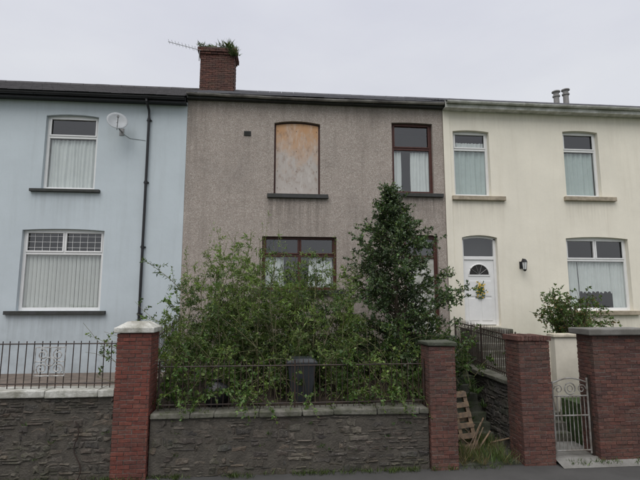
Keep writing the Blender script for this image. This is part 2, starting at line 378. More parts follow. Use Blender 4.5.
for i in range(5):
    for q in range(20): fs.append((i*20+q,i*20+(q+1)%20,(i+1)*20+(q+1)%20,(i+1)*20+q))
b.add(vs,fs); o=b.make('reflector',M['dish'],D,smooth=True); o.modifiers.new('t','SOLIDIFY').thickness=.008
b=B(); b.tube([c-nv*.02,c+Vector((0,.2,-.12)),(-4.38,Y,7.78)],.02); b.box(-4.44,-4.32,Y-.015,Y,7.68,7.88); b.tube([c+e*.27,c+nv*.34+e*.1],.01); b.tube([c+nv*.36+e*.1,c+nv*.28+e*.06],.03,8)
b.make('mount_arm_and_lnb',M['silver'],D)
b=B(); b.tube([(-4.33,Y-.008,7.72),(-4.15,Y-.008,7.60),(-3.72,Y-.008,7.55)],.004,5); b.make('coax_cable',M['slate'],D)

# ------------------------------------------------------------------ grey pebbledash house
G=grp('terraced_house')
gu=(-.12,1.21,6.10,8.21,.07); gr=(3.34,4.58,6.20,8.34,.02); gl=(-.42,1.68,3.38,4.88,.0); gd=(3.62,4.64,2.2,4.96,.02)
wall('front_wall',-2.598,4.90,.9,8.90,Y,[gu,gr,gl,gd],M['pebble'],G)
window(G,'boarded_window',gu,M['mahog'],.05,glass=False)
wv=B(); xa,xb=-.07,1.16
for i in range(8):
    p=xa+(xb-xa)*i/8;q=xa+(xb-xa)*(i+1)/8; wv.quad((p,Y+.085,6.14),(q,Y+.085,6.14),(q,Y+.085,topz(gu,q)-.05),(p,Y+.085,topz(gu,p)-.05))
ob=wv.make('window_board',M['board'],G); ob.modifiers.new('t','SOLIDIFY').thickness=.012
b=B()
for z in (6.3,6.8,7.4,8.0):
    for x in (-.02,1.11,.52): b.tube([(x,Y+.07,z),(x,Y+.08,z)],.010,6)
b.make('board_nails',M['wood'],G)
window(G,'upper_window',gr,M['mahog'],.085,transom=7.58,cur=[('net',3.95,4.52,6.25,7.5),('net',3.42,3.66,6.25,7.5)])
window(G,'lower_window',gl,M['mahog'],.085,transom=4.36,tm=(.63,),lm=(.63,),cur=[('net',-.35,.2,3.4,4.3),('net',.9,1.6,3.4,4.3)])
b=B(); b.box(-.30,1.44,Y-.09,Y+.08,5.98,6.098); b.box(3.24,4.84,Y-.09,Y+.09,6.09,6.198); b.box(-.6,1.86,Y-.09,Y+.1,3.26,3.378); b.make('slate_sills',M['slate'],G,bevel=.01)
b=B(); b.box(3.62,3.72,Y+.1,Y+.17,2.2,4.95); b.box(4.54,4.64,Y+.1,Y+.17,2.2,4.95); b.box(3.72,4.54,Y+.1,Y+.17,4.30,4.39); b.box(3.72,4.54,Y+.1,Y+.17,4.86,4.98); b.make('door_frame',M['mahog'],G,bevel=.005)
b=B(); b.box(3.72,4.54,Y+.13,Y+.17,2.2,4.30)
for z0,z1 in ((2.4,3.0),(3.15,4.15)):
    for x0 in (3.82,4.18): b.box(x0,x0+.27,Y+.115,Y+.135,z0,z1)
b.make('front_door',M['whitepaint'],G,bevel=.008)
B().quad((3.72,Y+.14,4.39),(4.54,Y+.14,4.39),(4.54,Y+.14,4.86),(3.72,Y+.14,4.86)).make('fanlight_glass',M['glass'],G)
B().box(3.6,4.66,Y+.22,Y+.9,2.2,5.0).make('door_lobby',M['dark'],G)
b=B(); b.box(-.99,-.79,Y-.012,Y+.01,7.79,7.93)
for k in range(4): b.box(-.98,-.80,Y-.03,Y-.012,7.80+k*.032,7.815+k*.032)
b.make('air_vent',M['slate'],G)
b=B(); b.box(-2.60,4.9,Y-.16,Y-.135,8.80,8.93); b.box(-2.6,4.9,Y-.135,Y,8.80,8.82); b.make('fascia',M['slate'],G)
gutter(G,-2.6,4.88,Y-.23,8.92,M['offwhite'],.055,sag=.035)
roof(G,-2.6,4.9,12.72,8.92,17,10.98,M['slates'])
shell(G,-2.59,4.89,M['pebble'])
def bricks(b,x0,x1,y0,y1,z0,z1,h=.072,L=.225,gap=.009,j=.0032,D=.09):
    n=max(1,round((z1-z0)/h)); h=(z1-z0)/n
    for i in range(n):
        za=z0+i*h; zb=za+h-gap; off=(i%2)*(L/2)
        for (axis,a0,a1) in (('f',x0,x1),('b',x0,x1),('l',y0+D,y1-D),('r',y0+D,y1-D)):
            p=a0-off
            while p<a1-.01:
                s=max(p,a0); e=min(p+L-gap,a1)
                if e-s>.03:
                    d=random.uniform(-.007,.006)
                    if axis=='f': b.box(s,e,y0+d,y0+D,za,zb,j)
                    elif axis=='b': b.box(s,e,y1-D,y1+d,za,zb,j)
                    elif axis=='l': b.box(x0+d,x0+D,s,e,za,zb,j)
                    else: b.box(x1-D,x1+d,s,e,za,zb,j)
                p+=L
b=B(); bricks(b,-2.93,-1.68,16.6,17.4,10.4,12.22); bricks(b,-2.98,-1.63,16.55,17.45,12.22,12.30); bricks(b,-3.03,-1.58,16.5,17.5,12.30,12.45)
b.make('chimney_bricks',M['brickold'],G,bevel=.004,segs=1)
b=B(); b.box(-2.90,-1.71,16.63,17.37,10.2,12.43); b.make('chimney_core',M['mortarb'],G)
b=B(); b.box(-2.95,-1.66,16.56,17.44,12.455,12.52,.015); b.make('chimney_flaunching',M['conc'],G,bevel=.02)
b=B(); b.lathe([(.13,12.5),(.12,12.68),(.14,12.7),(.13,12.72),(.08,12.72)],-2.5,17,14); b.make('chimney_pot_stump',M['brickold'],G)
A=B(); A.tube([(-2.96,16.52,11.9),(-2.96,16.52,12.62)],.016); A.tube([(-2.9,16.5,12.3),(-4.1,16.5,12.58)],.010)
for k in range(9):
    t=k/8; x=-3.1-.98*t; z=12.347+.229*t; A.tube([(x+.02,16.32,z),(x,16.68,z+.02)],.005,4)
for k in range(4):
    x=-3.15-.3*k; z=12.36+.07*k; A.tube([(x,16.5,z-.09+k*.02),(x,16.5,z+.09-k*.02)],.005,4)
A.make('tv_aerial',M['silver'],G)

# ------------------------------------------------------------------ cream house
C=grp('terraced_house')
c1=(5.20,6.32,6.15,8.14,.04); c2=(8.68,9.82,6.2,8.24,.04); c3=(8.55,10.52,2.80,4.93,.05); c4=(5.36,6.42,2.38,4.92,.07)
XE=16.5
wall('front_wall',4.902,XE,.9,8.86,Y-.02,[c1,c2,c3,c4],M['cream'],C,rev=.24)
b=B(); b.box(4.903,5.10,Y-.05,Y-.021,2.0,8.80); b.make('pilaster_strip',M['cream'],C,bevel=.004)
window(C,'upper_window',c1,M['white'],.08,transom=7.62,cur=[('curtain',5.26,6.26,6.2,7.58),('net',5.26,6.26,7.6,7.85)])
window(C,'upper_window_b',c2,M['white'],.08,transom=7.68,cur=[('curtain',8.74,9.76,6.25,7.62)])
window(C,'lower_window',c3,M['white'],.085,transom=4.30,tm=(9.53,),cur=[('net',8.6,9.0,2.85,4.25),('net',10.05,10.5,2.85,4.25),('lace',9.0,10.05,3.3,4.25)])
b=B(); b.box(5.10,6.72,Y-.12,Y+.08,6.02,6.148); b.box(8.58,10.22,Y-.12,Y+.08,6.07,6.198); b.box(8.42,10.66,Y-.12,Y+.1,2.67,2.798); b.make('window_sills',M['tansill'],C,bevel=.012)
b=B(); b.box(4.9,XE,Y-.30,Y-.27,8.76,8.98); b.box(4.9,XE,Y-.27,Y-.02,8.76,8.79); b.make('fascia_and_soffit',M['whitepaint'],C)
gutter(C,4.92,XE,Y-.37,8.93,M['whitepaint'],.06)
roof(C,4.9,XE,12.60,8.93,17,10.99,M['slates'])
shell(C,4.91,XE,M['cream'])
y=Y+.10
b=B(); b.box(5.36,5.44,y,y+.07,2.38,4.9); b.box(6.34,6.42,y,y+.07,2.38,4.9); b.box(5.44,6.34,y,y+.07,4.28,4.38)
for i in range(8):
    p=5.36+1.06*i/8;q=5.36+1.06*(i+1)/8; tp,tq=topz(c4,p),topz(c4,q)
    b.add([(p,y,tp-.07),(q,y,tq-.07),(q,y+.07,tq-.07),(p,y+.07,tp-.07),(p,y,tp),(q,y,tq),(q,y+.07,tq),(p,y+.07,tp)],[(0,1,5,4),(3,2,1,0),(4,5,6,7)])
b.make('door_frame',M['white'],C,bevel=.005)
B().quad((5.42,y+.03,4.38),(6.36,y+.03,4.38),(6.36,y+.03,4.96),(5.42,y+.03,4.96)).make('fanlight_glass',M['glass'],C)
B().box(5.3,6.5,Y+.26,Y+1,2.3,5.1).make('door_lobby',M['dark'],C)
b=B(); b.box(5.44,6.34,y+.03,y+.07,2.40,4.28)
for x0 in (5.54,5.93):
    b.box(x0,x0+.31,y+.016,y+.032,2.52,3.15); b.box(x0,x0+.31,y+.016,y+.032,3.22,3.66)
b.tube([(x,y+.02,z) for x,_,z in circ(5.89,0,3.84,.31,14,0,math.pi)],.02,6); b.box(5.56,6.22,y+.012,y+.03,3.80,3.84)
b.make('front_door',M['white'],C,bevel=.006)
b=B(); P=[(5.89,y+.027,3.84)]+[(x,y+.027,z) for x,_,z in circ(5.89,0,3.84,.30,14,0,math.pi)]
b.add(P,[(0,i,i+1) for i in range(1,15)]); b.make('door_fan_glass',M['dark'],C)
b=B()
for k in (1,2,3,4): w=math.pi*k/5; b.tube([(5.89,y+.02,3.84),(5.89+.3*math.cos(w),y+.02,3.84+.3*math.sin(w))],.007,4)
b.tube([(5.50,y+.02,3.28),(5.50,y-.02,3.28)],.03,10); b.box(5.75,6.03,y+.008,y+.028,3.17,3.21)
b.make('door_furniture',M['silver'],C)
wr=B(); fl=B()
for k in range(120):
    w=random.uniform(0,2*math.pi); r=.11+random.uniform(-.10,.06); cx,cz=5.89+r*math.cos(w),3.40+r*1.6*math.sin(w)
    t=wr if random.random()<.75 else fl
    a=random.uniform(0,6.28); s=.04; yy=y-random.uniform(0,.05)
    t.quad((cx,yy,cz),(cx+s*math.cos(a),yy-.012,cz+s*math.sin(a)),(cx+1.5*s*math.cos(a+.5),yy,cz+1.5*s*math.sin(a+.5)),(cx+s*math.cos(a+1),yy-.01,cz+s*math.sin(a+1)))
mg=plain('wreath_green',(.06,.11,.03),.7); wr.make('door_wreath_leaves',mg,C); fl.make('door_wreath_flowers',M['yellow'],C)
b=B(); bricks(b,11.2,12.3,17.5,18.2,10.3,11.15); b.make('rear_chimney_bricks',M['brickold'],C)
b=B(); b.box(11.24,12.26,17.54,18.16,10.3,11.2); b.make('rear_chimney_core',M['conc'],C)
b=B()
for cx,zt in ((11.75,12.0),(12.18,12.1)):
    b.lathe([(.12,11.1),(.11,zt-.32),(.15,zt-.30),(.15,zt-.25),(.11,zt-.23),(.11,zt-.12),(.17,zt-.1),(.17,zt-.06),(.04,zt)],cx,17.8,14)
b.make('flue_pots',M['pot'],C)
L=grp('wall_lantern'); b=B(); b.box(7.06,7.18,Y-.045,Y-.021,4.02,4.22); b.tube([(7.12,Y-.03,4.2),(7.12,Y-.12,4.30),(7.12,Y-.2,4.26)],.014)
b.lathe([(.09,4.20),(.07,4.25),(.02,4.29)],7.12,Y-.2,6); b.lathe([(.02,3.93),(.05,3.96),(.055,3.98)],7.12,Y-.2,6)
for k in range(6): w=math.pi*k/3; b.tube([(7.12+.052*math.cos(w),Y-.2+.052*math.sin(w),3.97),(7.12+.082*math.cos(w),Y-.2+.082*math.sin(w),4.21)],.006,4)
b.make('lantern_body',M['black'],L); B().lathe([(.045,3.985),(.07,4.195)],7.12,Y-.2,6).make('lantern_glass',M['net'],L)

# ------------------------------------------------------------------ rubble walls
def stoneblock(b,P,axis):
    x0,x1,f,bk,z0,z1=P; j=min(.022,(z1-z0)*.2)
    r=lambda k=j: random.uniform(-k,k)
    w=x1-x0;h=z1-z0; n=max(2,int(w/.08)+1)
    out=[]; ra=r(); rb=r()
    for i in range(n+1): out.append((x0+w*i/n+r(),z0+r()+ra*(i/n-.5)))
    for i in range(n+1): out.append((x1-w*i/n+r(),z1+r()+rb*(i/n-.5)))
    m=len(out); cx,cz=(x0+x1)/2,(z0+z1)/2
    ix=max(.3,1-.026/w*2); iz=max(.3,1-.016/h*2); tl=r(.016)
    vs=[(a,bk,c) for a,c in out]+[(a,f+.024,c) for a,c in out]+[(cx+(a-cx)*ix,f+.004+r(.009)+tl*(c-cz)/h,cz+(c-cz)*iz) for a,c in out]+[(cx+r(.02),f+r(.009),cz)]
    fs=[]
    for i in range(m):
        k=(i+1)%m; fs.append((i,k,m+k,m+i)); fs.append((m+i,m+k,2*m+k,2*m+i)); fs.append((2*m+i,2*m+k,3*m))
    if axis=='y': vs=[(q,p,c) for p,q,c in vs]
    b.add(vs,fs)
def rubble(b,x0,x1,z0,z1,y0,axis='x',depth=.16,hm=(.035,.15),wm=(.07,.34)):
    xs=[x0]
    while xs[-1]<x1-.6: xs.append(min(x1,xs[-1]+random.uniform(.22,.7)))
    xs[-1]=x1
    for pa,pb_ in zip(xs,xs[1:]):
        z=z0
        while z<z1-.02:
            h=min(hm[0]+(hm[1]-hm[0])*random.random()**1.6,z1-z)
            if z1-z-h<.035: h=z1-z
            x=pa+random.uniform(-.08,.05)
            while x<pb_:
                w=random.uniform(*wm)*(1.1 if h>.08 else .95); e=x+w-.010
                if pb_-e<.10: e=pb_+random.uniform(-.07,.06)-.010
                s=max(x,x0); e=min(e,x1)
                if e-s>.035:
                    d=random.uniform(-.018,.014); sg=1 if depth>0 else -1
                    stoneblock(b,(s,e,y0+d*sg,y0+depth,z+.002,z+h-.006),axis) if sg>0 else b.box(y0+depth,y0+d,s,e,z,z+h-.01,.01)
                x=e+.010
            z+=h
FY=8.82
W=grp('stone_garden_wall')
b=B(); rubble(b,-13,-2.82,-.05,1.39,FY); b.make('stones',M['stone'],W)
B().box(-13,-2.83,FY+.010,FY+.40,-.05,1.385).make('mortar_core',M['mortar'],W)
b=B(); x=-13
while x<-2.9: b.box(x,min(x+.9,-2.83)-.006,FY-.05,FY+.42,1.392,1.52,.008); x+=.9
b.make('white_painted_coping',M['oldwhite'],W,bevel=.015)
b=B(); b.tube([(-3.45+.05*math.sin(k*.9)+.01*k,FY-.045,1.0-.09*k) for k in range(12)],.010,6); b.make('service_cable',M['iron'],W)
W=grp('stone_garden_wall')
b=B(); rubble(b,-2.20,2.85,-.05,.99,FY); b.make('stones',M['stonec'],W)
B().box(-2.20,2.85,FY+.006,FY+.40,-.05,.985).make('mortar_core',M['mortar'],W)
b=B(); x=-2.20
while x<2.8:
    w=random.uniform(.4,1.1); b.box(x,min(x+w,2.85)-.005,FY-.045+random.uniform(-.014,.014),FY+.42,.992,1.10+random.uniform(-.012,.010),.010); x+=w
b.make('concrete_coping',M['conc'],W,bevel=.022,segs=3)

def pillar(x0,x1,y0,y1,z0,z1,mat):
    P=grp('brick_pillar'); b=B()
    bricks(b,x0,x1,y0,y1,z0,z1)
    b.make('bricks',mat,P,bevel=.005,segs=2)
    B().box(x0+.010,x1-.010,y0+.010,y1-.010,z0,z1-.012).make('mortar',M['mortarb'],P); return P
P=pillar(-2.82,-2.22,8.74,9.28,-.02,2.50,M['brickred'])
b=B(); b.box(-2.87,-2.17,8.69,9.33,2.503,2.60); b.add([(-2.85,8.71,2.60),(-2.19,8.71,2.60),(-2.19,9.31,2.60),(-2.85,9.31,2.60),(-2.7,8.88,2.70),(-2.34,8.88,2.70),(-2.34,9.14,2.70),(-2.7,9.14,2.70)],[(0,1,5,4),(1,2,6,5),(2,3,7,6),(3,0,4,7),(4,5,6,7)])
b.make('white_cap',M['oldwhite'],P,bevel=.015)
P=pillar(2.87,3.38,8.74,9.24,-.02,2.22,M['brickold'])
b=B(); b.box(2.83,3.42,8.70,9.28,2.223,2.30,.01); b.make('cap_slab',M['concdark'],P,bevel=.02)
P=pillar(4.68,5.30,8.80,9.35,-.02,2.30,M['brickold'])
b=B(); x=4.65
while x<5.27: b.box(x,x+.068,8.77,9.38,2.303,2.40+random.uniform(-.012,.008),.005); x+=.076
b.make('rowlock_cap',M['brickold'],P,bevel=.006)
P=pillar(6.20,7.4,8.80,9.30,-.02,2.40,M['brickold'])
b=B(); b.box(6.08,7.48,8.70,9.38,2.403,2.53,.006); b.make('stone_cap',M['conc2'],P,bevel=.02)
W=grp('brick_garden_wall'); b=B(); bricks(b,7.41,13,8.9,9.2,0,1.5); b.make('bricks',M['brickold'],W); B().box(7.41,12.98,8.92,9.18,0,1.49).make('mortar',M['mortarb'],W); B().box(7.4,13,8.85,9.25,1.503,1.6).make('coping',M['conc'],W,bevel=.01)

W=grp('path_side_wall'); b=B(); rubble(b,9.36,12.97,-.05,1.34,4.84,axis='y'); b.make('stones',M['stonepale'],W)
B().box(4.858,5.12,9.36,12.97,-.05,1.34).make('core',M['mortar'],W)
b=B(); yy=9.36
while yy<12.9: b.box(4.78,5.16,yy,min(yy+.7,12.97)-.008,1.343,1.43,.006); yy+=.7
b.make('coping',M['conc'],W,bevel=.015)
W=grp('garden_side_wall'); b=B(); rubble(b,9.25,12.97,-.05,1.2,3.42,axis='y',depth=-.16); b.make('stones',M['stonepale'],W,bevel=.012)
B().box(3.25,3.40,9.26,12.97,-.05,1.25).make('core',M['mortar'],W)
W=grp('rendered_garden_wall')
b=B(); b.box(6.42,13,10.42,10.62,0,2.24); b.box(6.40,6.44,10.63,12.97,0,2.2); b.make('wall_body',M['cream'],W,bevel=.01)
b=B(); b.box(6.37,13,10.37,10.67,2.243,2.32); b.make('coping',M['creamtrim'],W,bevel=.015)

# ------------------------------------------------------------------ railings
def railing(name,p0,p1,zb0,zb1,h,sp=.11,r=.008,spear=True,rail=.016,mat='iron',post=True,mid=None):
    R=grp(name); b=B(); p0=Vector(p0);p1=Vector(p1); Ln=(p1-p0).length; n=int(Ln/sp)
    def pt(t,dz): q=p0.lerp(p1,t); return (q.x,q.y,zb0+(zb1-zb0)*t+dz)
    for dz in (.08,h-.10)+((mid,) if mid else ()): b.tube([pt(0,dz),pt(.3,dz+random.uniform(-.006,.006)),pt(.7,dz+random.uniform(-.006,.006)),pt(1,dz)],rail*.8,6)
    for i in range(n+1):
        t=i/n; j=random.uniform(-.009,.009); q=pt(t,0); e=pt(t,h)
        b.tube([(q[0],q[1],q[2]-.0),(e[0]+j,e[1],e[2]-.05)],r,5)
        if spear: b.tube([(e[0]+j,e[1],e[2]-.06),(e[0]+j,e[1],e[2]-.03),(e[0]+j,e[1],e[2]+.02)],.014,5,.002)
    if post:
        for t in (0,.5,1): b.tube([pt(t,0),pt(t,h)],.018,6)
    b.make('bars_and_rails',M[mat],R); return R
R=railing('iron_railing',(-13,9.0,0),(-2.85,9.0,0),1.52,1.52,.88,.135,.009,spear=False)
b=B(); x0,x1,z0,z1=-4.30,-3.78,1.74,2.24
b.tube([(x0,8.98,z0),(x1,8.98,z0),(x1,8.98,z1),(x0,8.98,z1),(x0,8.98,z0)],.014,5)
cx,cz=(x0+x1)/2,(z0+z1)/2
b.tube(circ(cx,8.98,cz,.075),.011,5)
for sx in (-1,1):
    for sz in (-1,1): b.tube(scroll(cx+sx*.135,8.98,cz+sz*.125,.1,1.4,sx,ph=sz*1.2),.012,5)
    b.tube([(cx+sx*.25,8.98,cz),(cx+sx*.075,8.98,cz)],.01,5)
b.tube([(cx,8.98,z0),(cx,8.98,z1)],.009,5); b.make('scroll_panel',plain('scroll_white_paint',(.6,.6,.58),.6,.4,14,c2=(.2,.18,.16)),R)
railing('iron_railing',(-2.12,9.0,0),(2.84,9.0,0),1.11,1.11,.86,.105,.008)
railing('iron_railing',(-2.45,9.35,0),(-2.55,12.9,0),1.4,1.75,.95,.12,.009,mid=.5)
R=railing('iron_railing',(4.94,9.40,0),(5.02,12.9,0),1.43,1.6,1.0,.10,.010,rail=.02,mid=.78)
b=B()
for k in range(24):
    t=k/24; yy=9.5+3.4*t+.07; b.tube([(4.94+.08*t,yy+.045*math.cos(w/6*6.28),2.3+.17*t+.045*math.sin(w/6*6.28)) for w in range(7)],.006,4)
b.make('ring_frieze',M['iron'],R)
Gt=grp('garden_gate'); b=B(); gy=8.98; x0,x1=5.42,6.14
b.tube([(x0,gy,.14),(x0,gy,1.50)],.018); b.tube([(x1,gy,.14),(x1,gy,1.56)],.02)
for z in (.2,.85,1.22): b.tube([(x0,gy,z),(x1,gy,z)],.015)
b.tube([(x0+(x1-x0)*k/12,gy,1.47+.09*math.sin(math.pi*k/12)) for k in range(13)],.016)
for k in range(1,9): x=x0+(x1-x0)*k/9; b.tube([(x,gy,.2),(x,gy,1.22)],.009,5)
b.tube(circ((x0+x1)/2,gy,1.36,.11),.013,5); b.tube(circ((x0+x1)/2,gy,1.36,.055),.010,5)
for sx in (-1,1): b.tube(scroll((x0+x1)/2+sx*.24,gy,1.35,.09,1.3,sx),.011,5)
b.make('gate_bars',plain('gate_grey_paint',(.30,.30,.285),.6,.3,8,c2=(.15,.13,.11)),Gt)
b=B(); b.box(5.325,5.38,8.95,9.01,.1,1.6); b.box(6.165,6.195,8.95,9.01,.1,1.62); b.make('gate_post',M['iron'],Gt)

# ------------------------------------------------------------------ ground, paths, steps
big=B(); big.quad((-300,-300,-.16),(300,-300,-.16),(300,300,-.16),(-300,300,-.16)); big.make('ground',M['grass'])
B().quad((-120,1.6,-.12),(120,1.6,-.12),(120,7.0,-.12),(-120,7.0,-.12)).make('road',M['asphalt'])
b=B(); b.box(-120,120,7.15,8.9,-.3,0); b.make('pavement',M['pave'])
b=B(); b.box(-120,120,-.2,1.45,-.3,0); b.make('pavement',M['pave'])
K=B(); x=-60
while x<60: K.box(x,x+.905,7.0,7.148,-.3,.004); K.box(x,x+.905,1.452,1.6,-.3,.004); x+=.914
K.make('kerb',M['kerb'],None,bevel=.015)
b=B()
for k in range(-20,20): b.box(k*3.0,k*3.0+1.5,4.25,4.35,-.119,-.114)
b.make('road_markings',M['whitepaint'])
b=B(); b.add([(-60,-.25,0),(60,-.25,0),(60,-2.0,1.4),(-60,-2.0,1.4),(60,-40,1.5),(-60,-40,1.5)],[(0,1,2,3),(3,2,4,5)]); b.make('grass_bank',M['grass'])
B().box(-13,-2.55,9.25,13,-.05,1.22).make('patio',M['patio'])
b=B(); nx,ny=40,24; vs=[];fs=[]
for j in range(ny+1):
    for i in range(nx+1):
        x=-2.56+5.85*i/nx; yv=9.2+3.8*j/ny; vs.append((x,yv,1.0+.85*j/ny+.06*math.sin(x*3+j)+random.uniform(-.03,.03)))
for j in range(ny):
    for i in range(nx): a=j*(nx+1)+i; fs.append((a,a+1,a+nx+2,a+nx+1))
b.add(vs,fs); b.make('garden_soil',M['soil'],None,smooth=True)
def steps(name,x0,x1,ys,ye,zs,ze,mat,j=0):
    n=int((ze-zs)/.17); b=B()
    for i in range(n):
        yy=ys+(ye-ys)*i/n; b.box(x0+random.uniform(0,j),x1-random.uniform(0,j),yy-.02+random.uniform(-j,j),ye+.01+i*.0001,zs+(ze-zs)*i/n-.02,zs+(ze-zs)*(i+1)/n,j*.4)
    b.box(x0,x1,ye+.012,13,zs-.1,ze+.001); return b.make(name,mat,None,bevel=.014)
steps('garden_steps',3.46,4.80,10.3,12.4,.02,2.15,M['concdark'],.03)
steps('garden_steps',5.20,6.36,9.9,12.4,.10,2.33,M['conc'],.01)
b=B(); b.box(3.40,4.84,8.92,10.3,-.2,.02); b.make('path',M['concdark'])
b=B(); b.add([(5.32,8.6,.006),(7.6,8.6,.006),(7.6,8.9,.1),(5.32,8.9,.1),(5.25,9.9,.1),(6.36,9.9,.1),(6.36,8.9,.1),(5.25,8.9,.1)],[(0,1,2,3),(7,6,5,4)]); b.make('path',M['conc2'])
b=B(); b.box(6.45,13,9.3,10.4,-.05,.9); b.box(6.45,13,10.63,13,-.05,2.02); b.make('garden_terrace',M['grass'])
Pt=grp('wooden_pallet')
def tilt(p):
    x,z,d=p; return (3.55+x*math.cos(.1)-z*.10, 9.75-d+z*.30, .03+z*.96+x*.1)
b=B()
def pb(x0,x1,z0,z1,d0,d1):
    vs=[tilt(q) for q in ((x0,z0,d0),(x1,z0,d0),(x1,z0,d1),(x0,z0,d1),(x0,z1,d0),(x1,z1,d0),(x1,z1,d1),(x0,z1,d1))]
    b.add(vs,[(3,2,1,0),(4,5,6,7),(0,1,5,4),(1,2,6,5),(2,3,7,6),(3,0,4,7)])
for z in (0,.2,.4,.6,.8,1.0): pb(0,.62,z,z+.1,.10,.12)
for x in (0,.27,.54): pb(x,x+.08,0,1.1,0,.098)
for z in (0,.5,1.0): pb(0,.62,z,z+.1,-.02,-.002)
b.make('slats_and_bearers',M['wood'],Pt,bevel=.003,segs=1)
Tb=grp('broken_timber'); b=B()
for k in range(14):
    x0=random.uniform(3.6,4.5); y0=random.uniform(9.1,10.3); a=random.uniform(0,6.28); Ln=random.uniform(.3,.8)
    b.tube([(x0,y0,.06+random.uniform(0,.1)),(x0+Ln*math.cos(a)*.6,y0+Ln*math.sin(a)*.5,.12+random.uniform(0,.5))],random.uniform(.010,.022),4)
b.make('pieces',M['wood'],Tb)
Bn=grp('wheelie_bin'); b=B()
def frus(b,cx,cy,z0,z1,w0,d0,w1,d1): b.add([(cx-w0,cy-d0,z0),(cx+w0,cy-d0,z0),(cx+w0,cy+d0,z0),(cx-w0,cy+d0,z0),(cx-w1,cy-d1,z1),(cx+w1,cy-d1,z1),(cx+w1,cy+d1,z1),(cx-w1,cy+d1,z1)],[(3,2,1,0),(4,5,6,7),(0,1,5,4),(1,2,6,5),(2,3,7,6),(3,0,4,7)])
frus(b,.52,9.75,1.08,1.83,.20,.22,.28,.30); b.make('bin_body',M['binp'],Bn,bevel=.02)
b=B(); frus(b,.52,9.74,1.832,1.87,.31,.33,.31,.33); frus(b,.52,9.74,1.87,1.93,.30,.32,.2,.24); b.tube([(.26,10.1,1.87),(.78,10.1,1.87)],.018,8); b.make('bin_lid',M['binp'],Bn,bevel=.015)
b=B(); b.tube([(.26,9.98,1.15),(.31,9.98,1.15)],.10,14); b.tube([(.73,9.98,1.15),(.78,9.98,1.15)],.10,14); b.make('bin_wheels',M['black'],Bn)
Sk=grp('refuse_sack'); vs=[];fs=[]; n=20
for i in range(13):
    t=i/12
    for q in range(n):
        w=2*math.pi*q/n; r=.24*math.sin(math.pi*min(.93,t*.86+.1))**.7*(1+.07*math.sin(5*w+3*t)+.05*math.sin(9*w-6*t))
        if t>.9: r=.05+.05*(t-.9)*10
        vs.append((-1.12+r*math.cos(w)*1.1,9.32+r*.85*math.sin(w),1.06+t*.52))
for i in range(12):
    for q in range(n): fs.append((i*n+q,i*n+(q+1)%n,(i+1)*n+(q+1)%n,(i+1)*n+q))
b=B(); b.add(vs,fs); b.make('sack_body',M['sack'],Sk,smooth=True)

# ------------------------------------------------------------------ vegetation
def nrm(a): return a/np.maximum(1e-9,np.linalg.norm(a,axis=-1,keepdims=True))
class Veg:
    def __init__(s): s.P=[];s.D=[];s.L=[];s.W=[];s.C=[];s.b=B()
    def leaves(s,P,D,L,W,C): s.P.append(P);s.D.append(D);s.L.append(L);s.W.append(W);s.C.append(C)
    def make(s,name,lm,bm=None):
        g=grp(name); P=np.vstack(s.P);D=nrm(np.vstack(s.D));L=np.concatenate(s.L)[:,None];W=np.concatenate(s.W)[:,None];C=np.vstack(s.C)
        n=len(P); R=nrm(rng.normal(size=(n,3))+np.array([0,0,.6])); Sd=nrm(np.cross(D,R)); Nn=np.cross(Sd,D)
        V=np.empty((n,4,3)); V[:,0]=P; V[:,1]=P+D*L*.45+Sd*W*.5+Nn*W*.18; V[:,2]=P+D*L-Nn*L*.12; V[:,3]=P+D*L*.45-Sd*W*.5+Nn*W*.18
        me=bpy.data.meshes.new('leaves'); me.vertices.add(4*n); me.vertices.foreach_set('co',V.ravel())
        me.loops.add(4*n); me.loops.foreach_set('vertex_index',np.arange(4*n,dtype=np.int32))
        me.polygons.add(n); me.polygons.foreach_set('loop_start',np.arange(0,4*n,4,dtype=np.int32)); me.polygons.foreach_set('loop_total',np.full(n,4,dtype=np.int32))
        me.update(); at=me.color_attributes.new('Col','FLOAT_COLOR','POINT')
        cc=np.ones((n,4,4)); cc[:,:,:3]=C[:,None,:]; at.data.foreach_set('color',cc.ravel()); me.materials.append(lm)
        ob=bpy.data.objects.new('leaves',me); S.collection.objects.link(ob); ob.parent=g
        if s.b.v: s.b.make('branches',bm or M['bark'],g)
        print(name,n); return g
def cols(n,c,var=.25,tipc=None,tipp=0):
    c=np.array(c)[None]*np.exp(rng.normal(0,var,(n,1)))*np.exp(rng.normal(0,.06,(n,3)))
    if tipc is not None:
        k=rng.random(n)<tipp; c[k]=np.array(tipc)*np.exp(rng.normal(0,.15,(k.sum(),1)))
    return np.clip(c,.004,.6)
def path(p0,d0,Ln,n,wob=.08,grav=0.0):
    pts=[np.array(p0,float)]; d=np.array(d0,float); d/=np.linalg.norm(d)
    for i in range(n):
        d=d+rng.normal(0,wob,3)+np.array([0,0,-grav]); d/=np.linalg.norm(d); pts.append(pts[-1]+d*Ln/n)
    return np.array(pts)
def alongpath(pts,t):
    n=len(pts)-1; i=np.minimum((t*n).astype(int),n-1); f=(t*n-i)[:,None]
    return pts[i]*(1-f)+pts[i+1]*f, nrm(pts[i+1]-pts[i])
def twigleaves(V,pts,nl,L,W,col,t0=.0,spread=.9,up=.2,tip=None,tipp=0,var=.22):
    t=rng.uniform(t0,1,nl); P,T=alongpath(pts,t)
    D=T*.5+nrm(rng.normal(size=(nl,3)))*spread+np.array([0,0,up])
    sc=rng.uniform(.6,1.2,nl)
    V.leaves(P,D,L*sc,W*sc,cols(nl,col,var,tip,tipp))
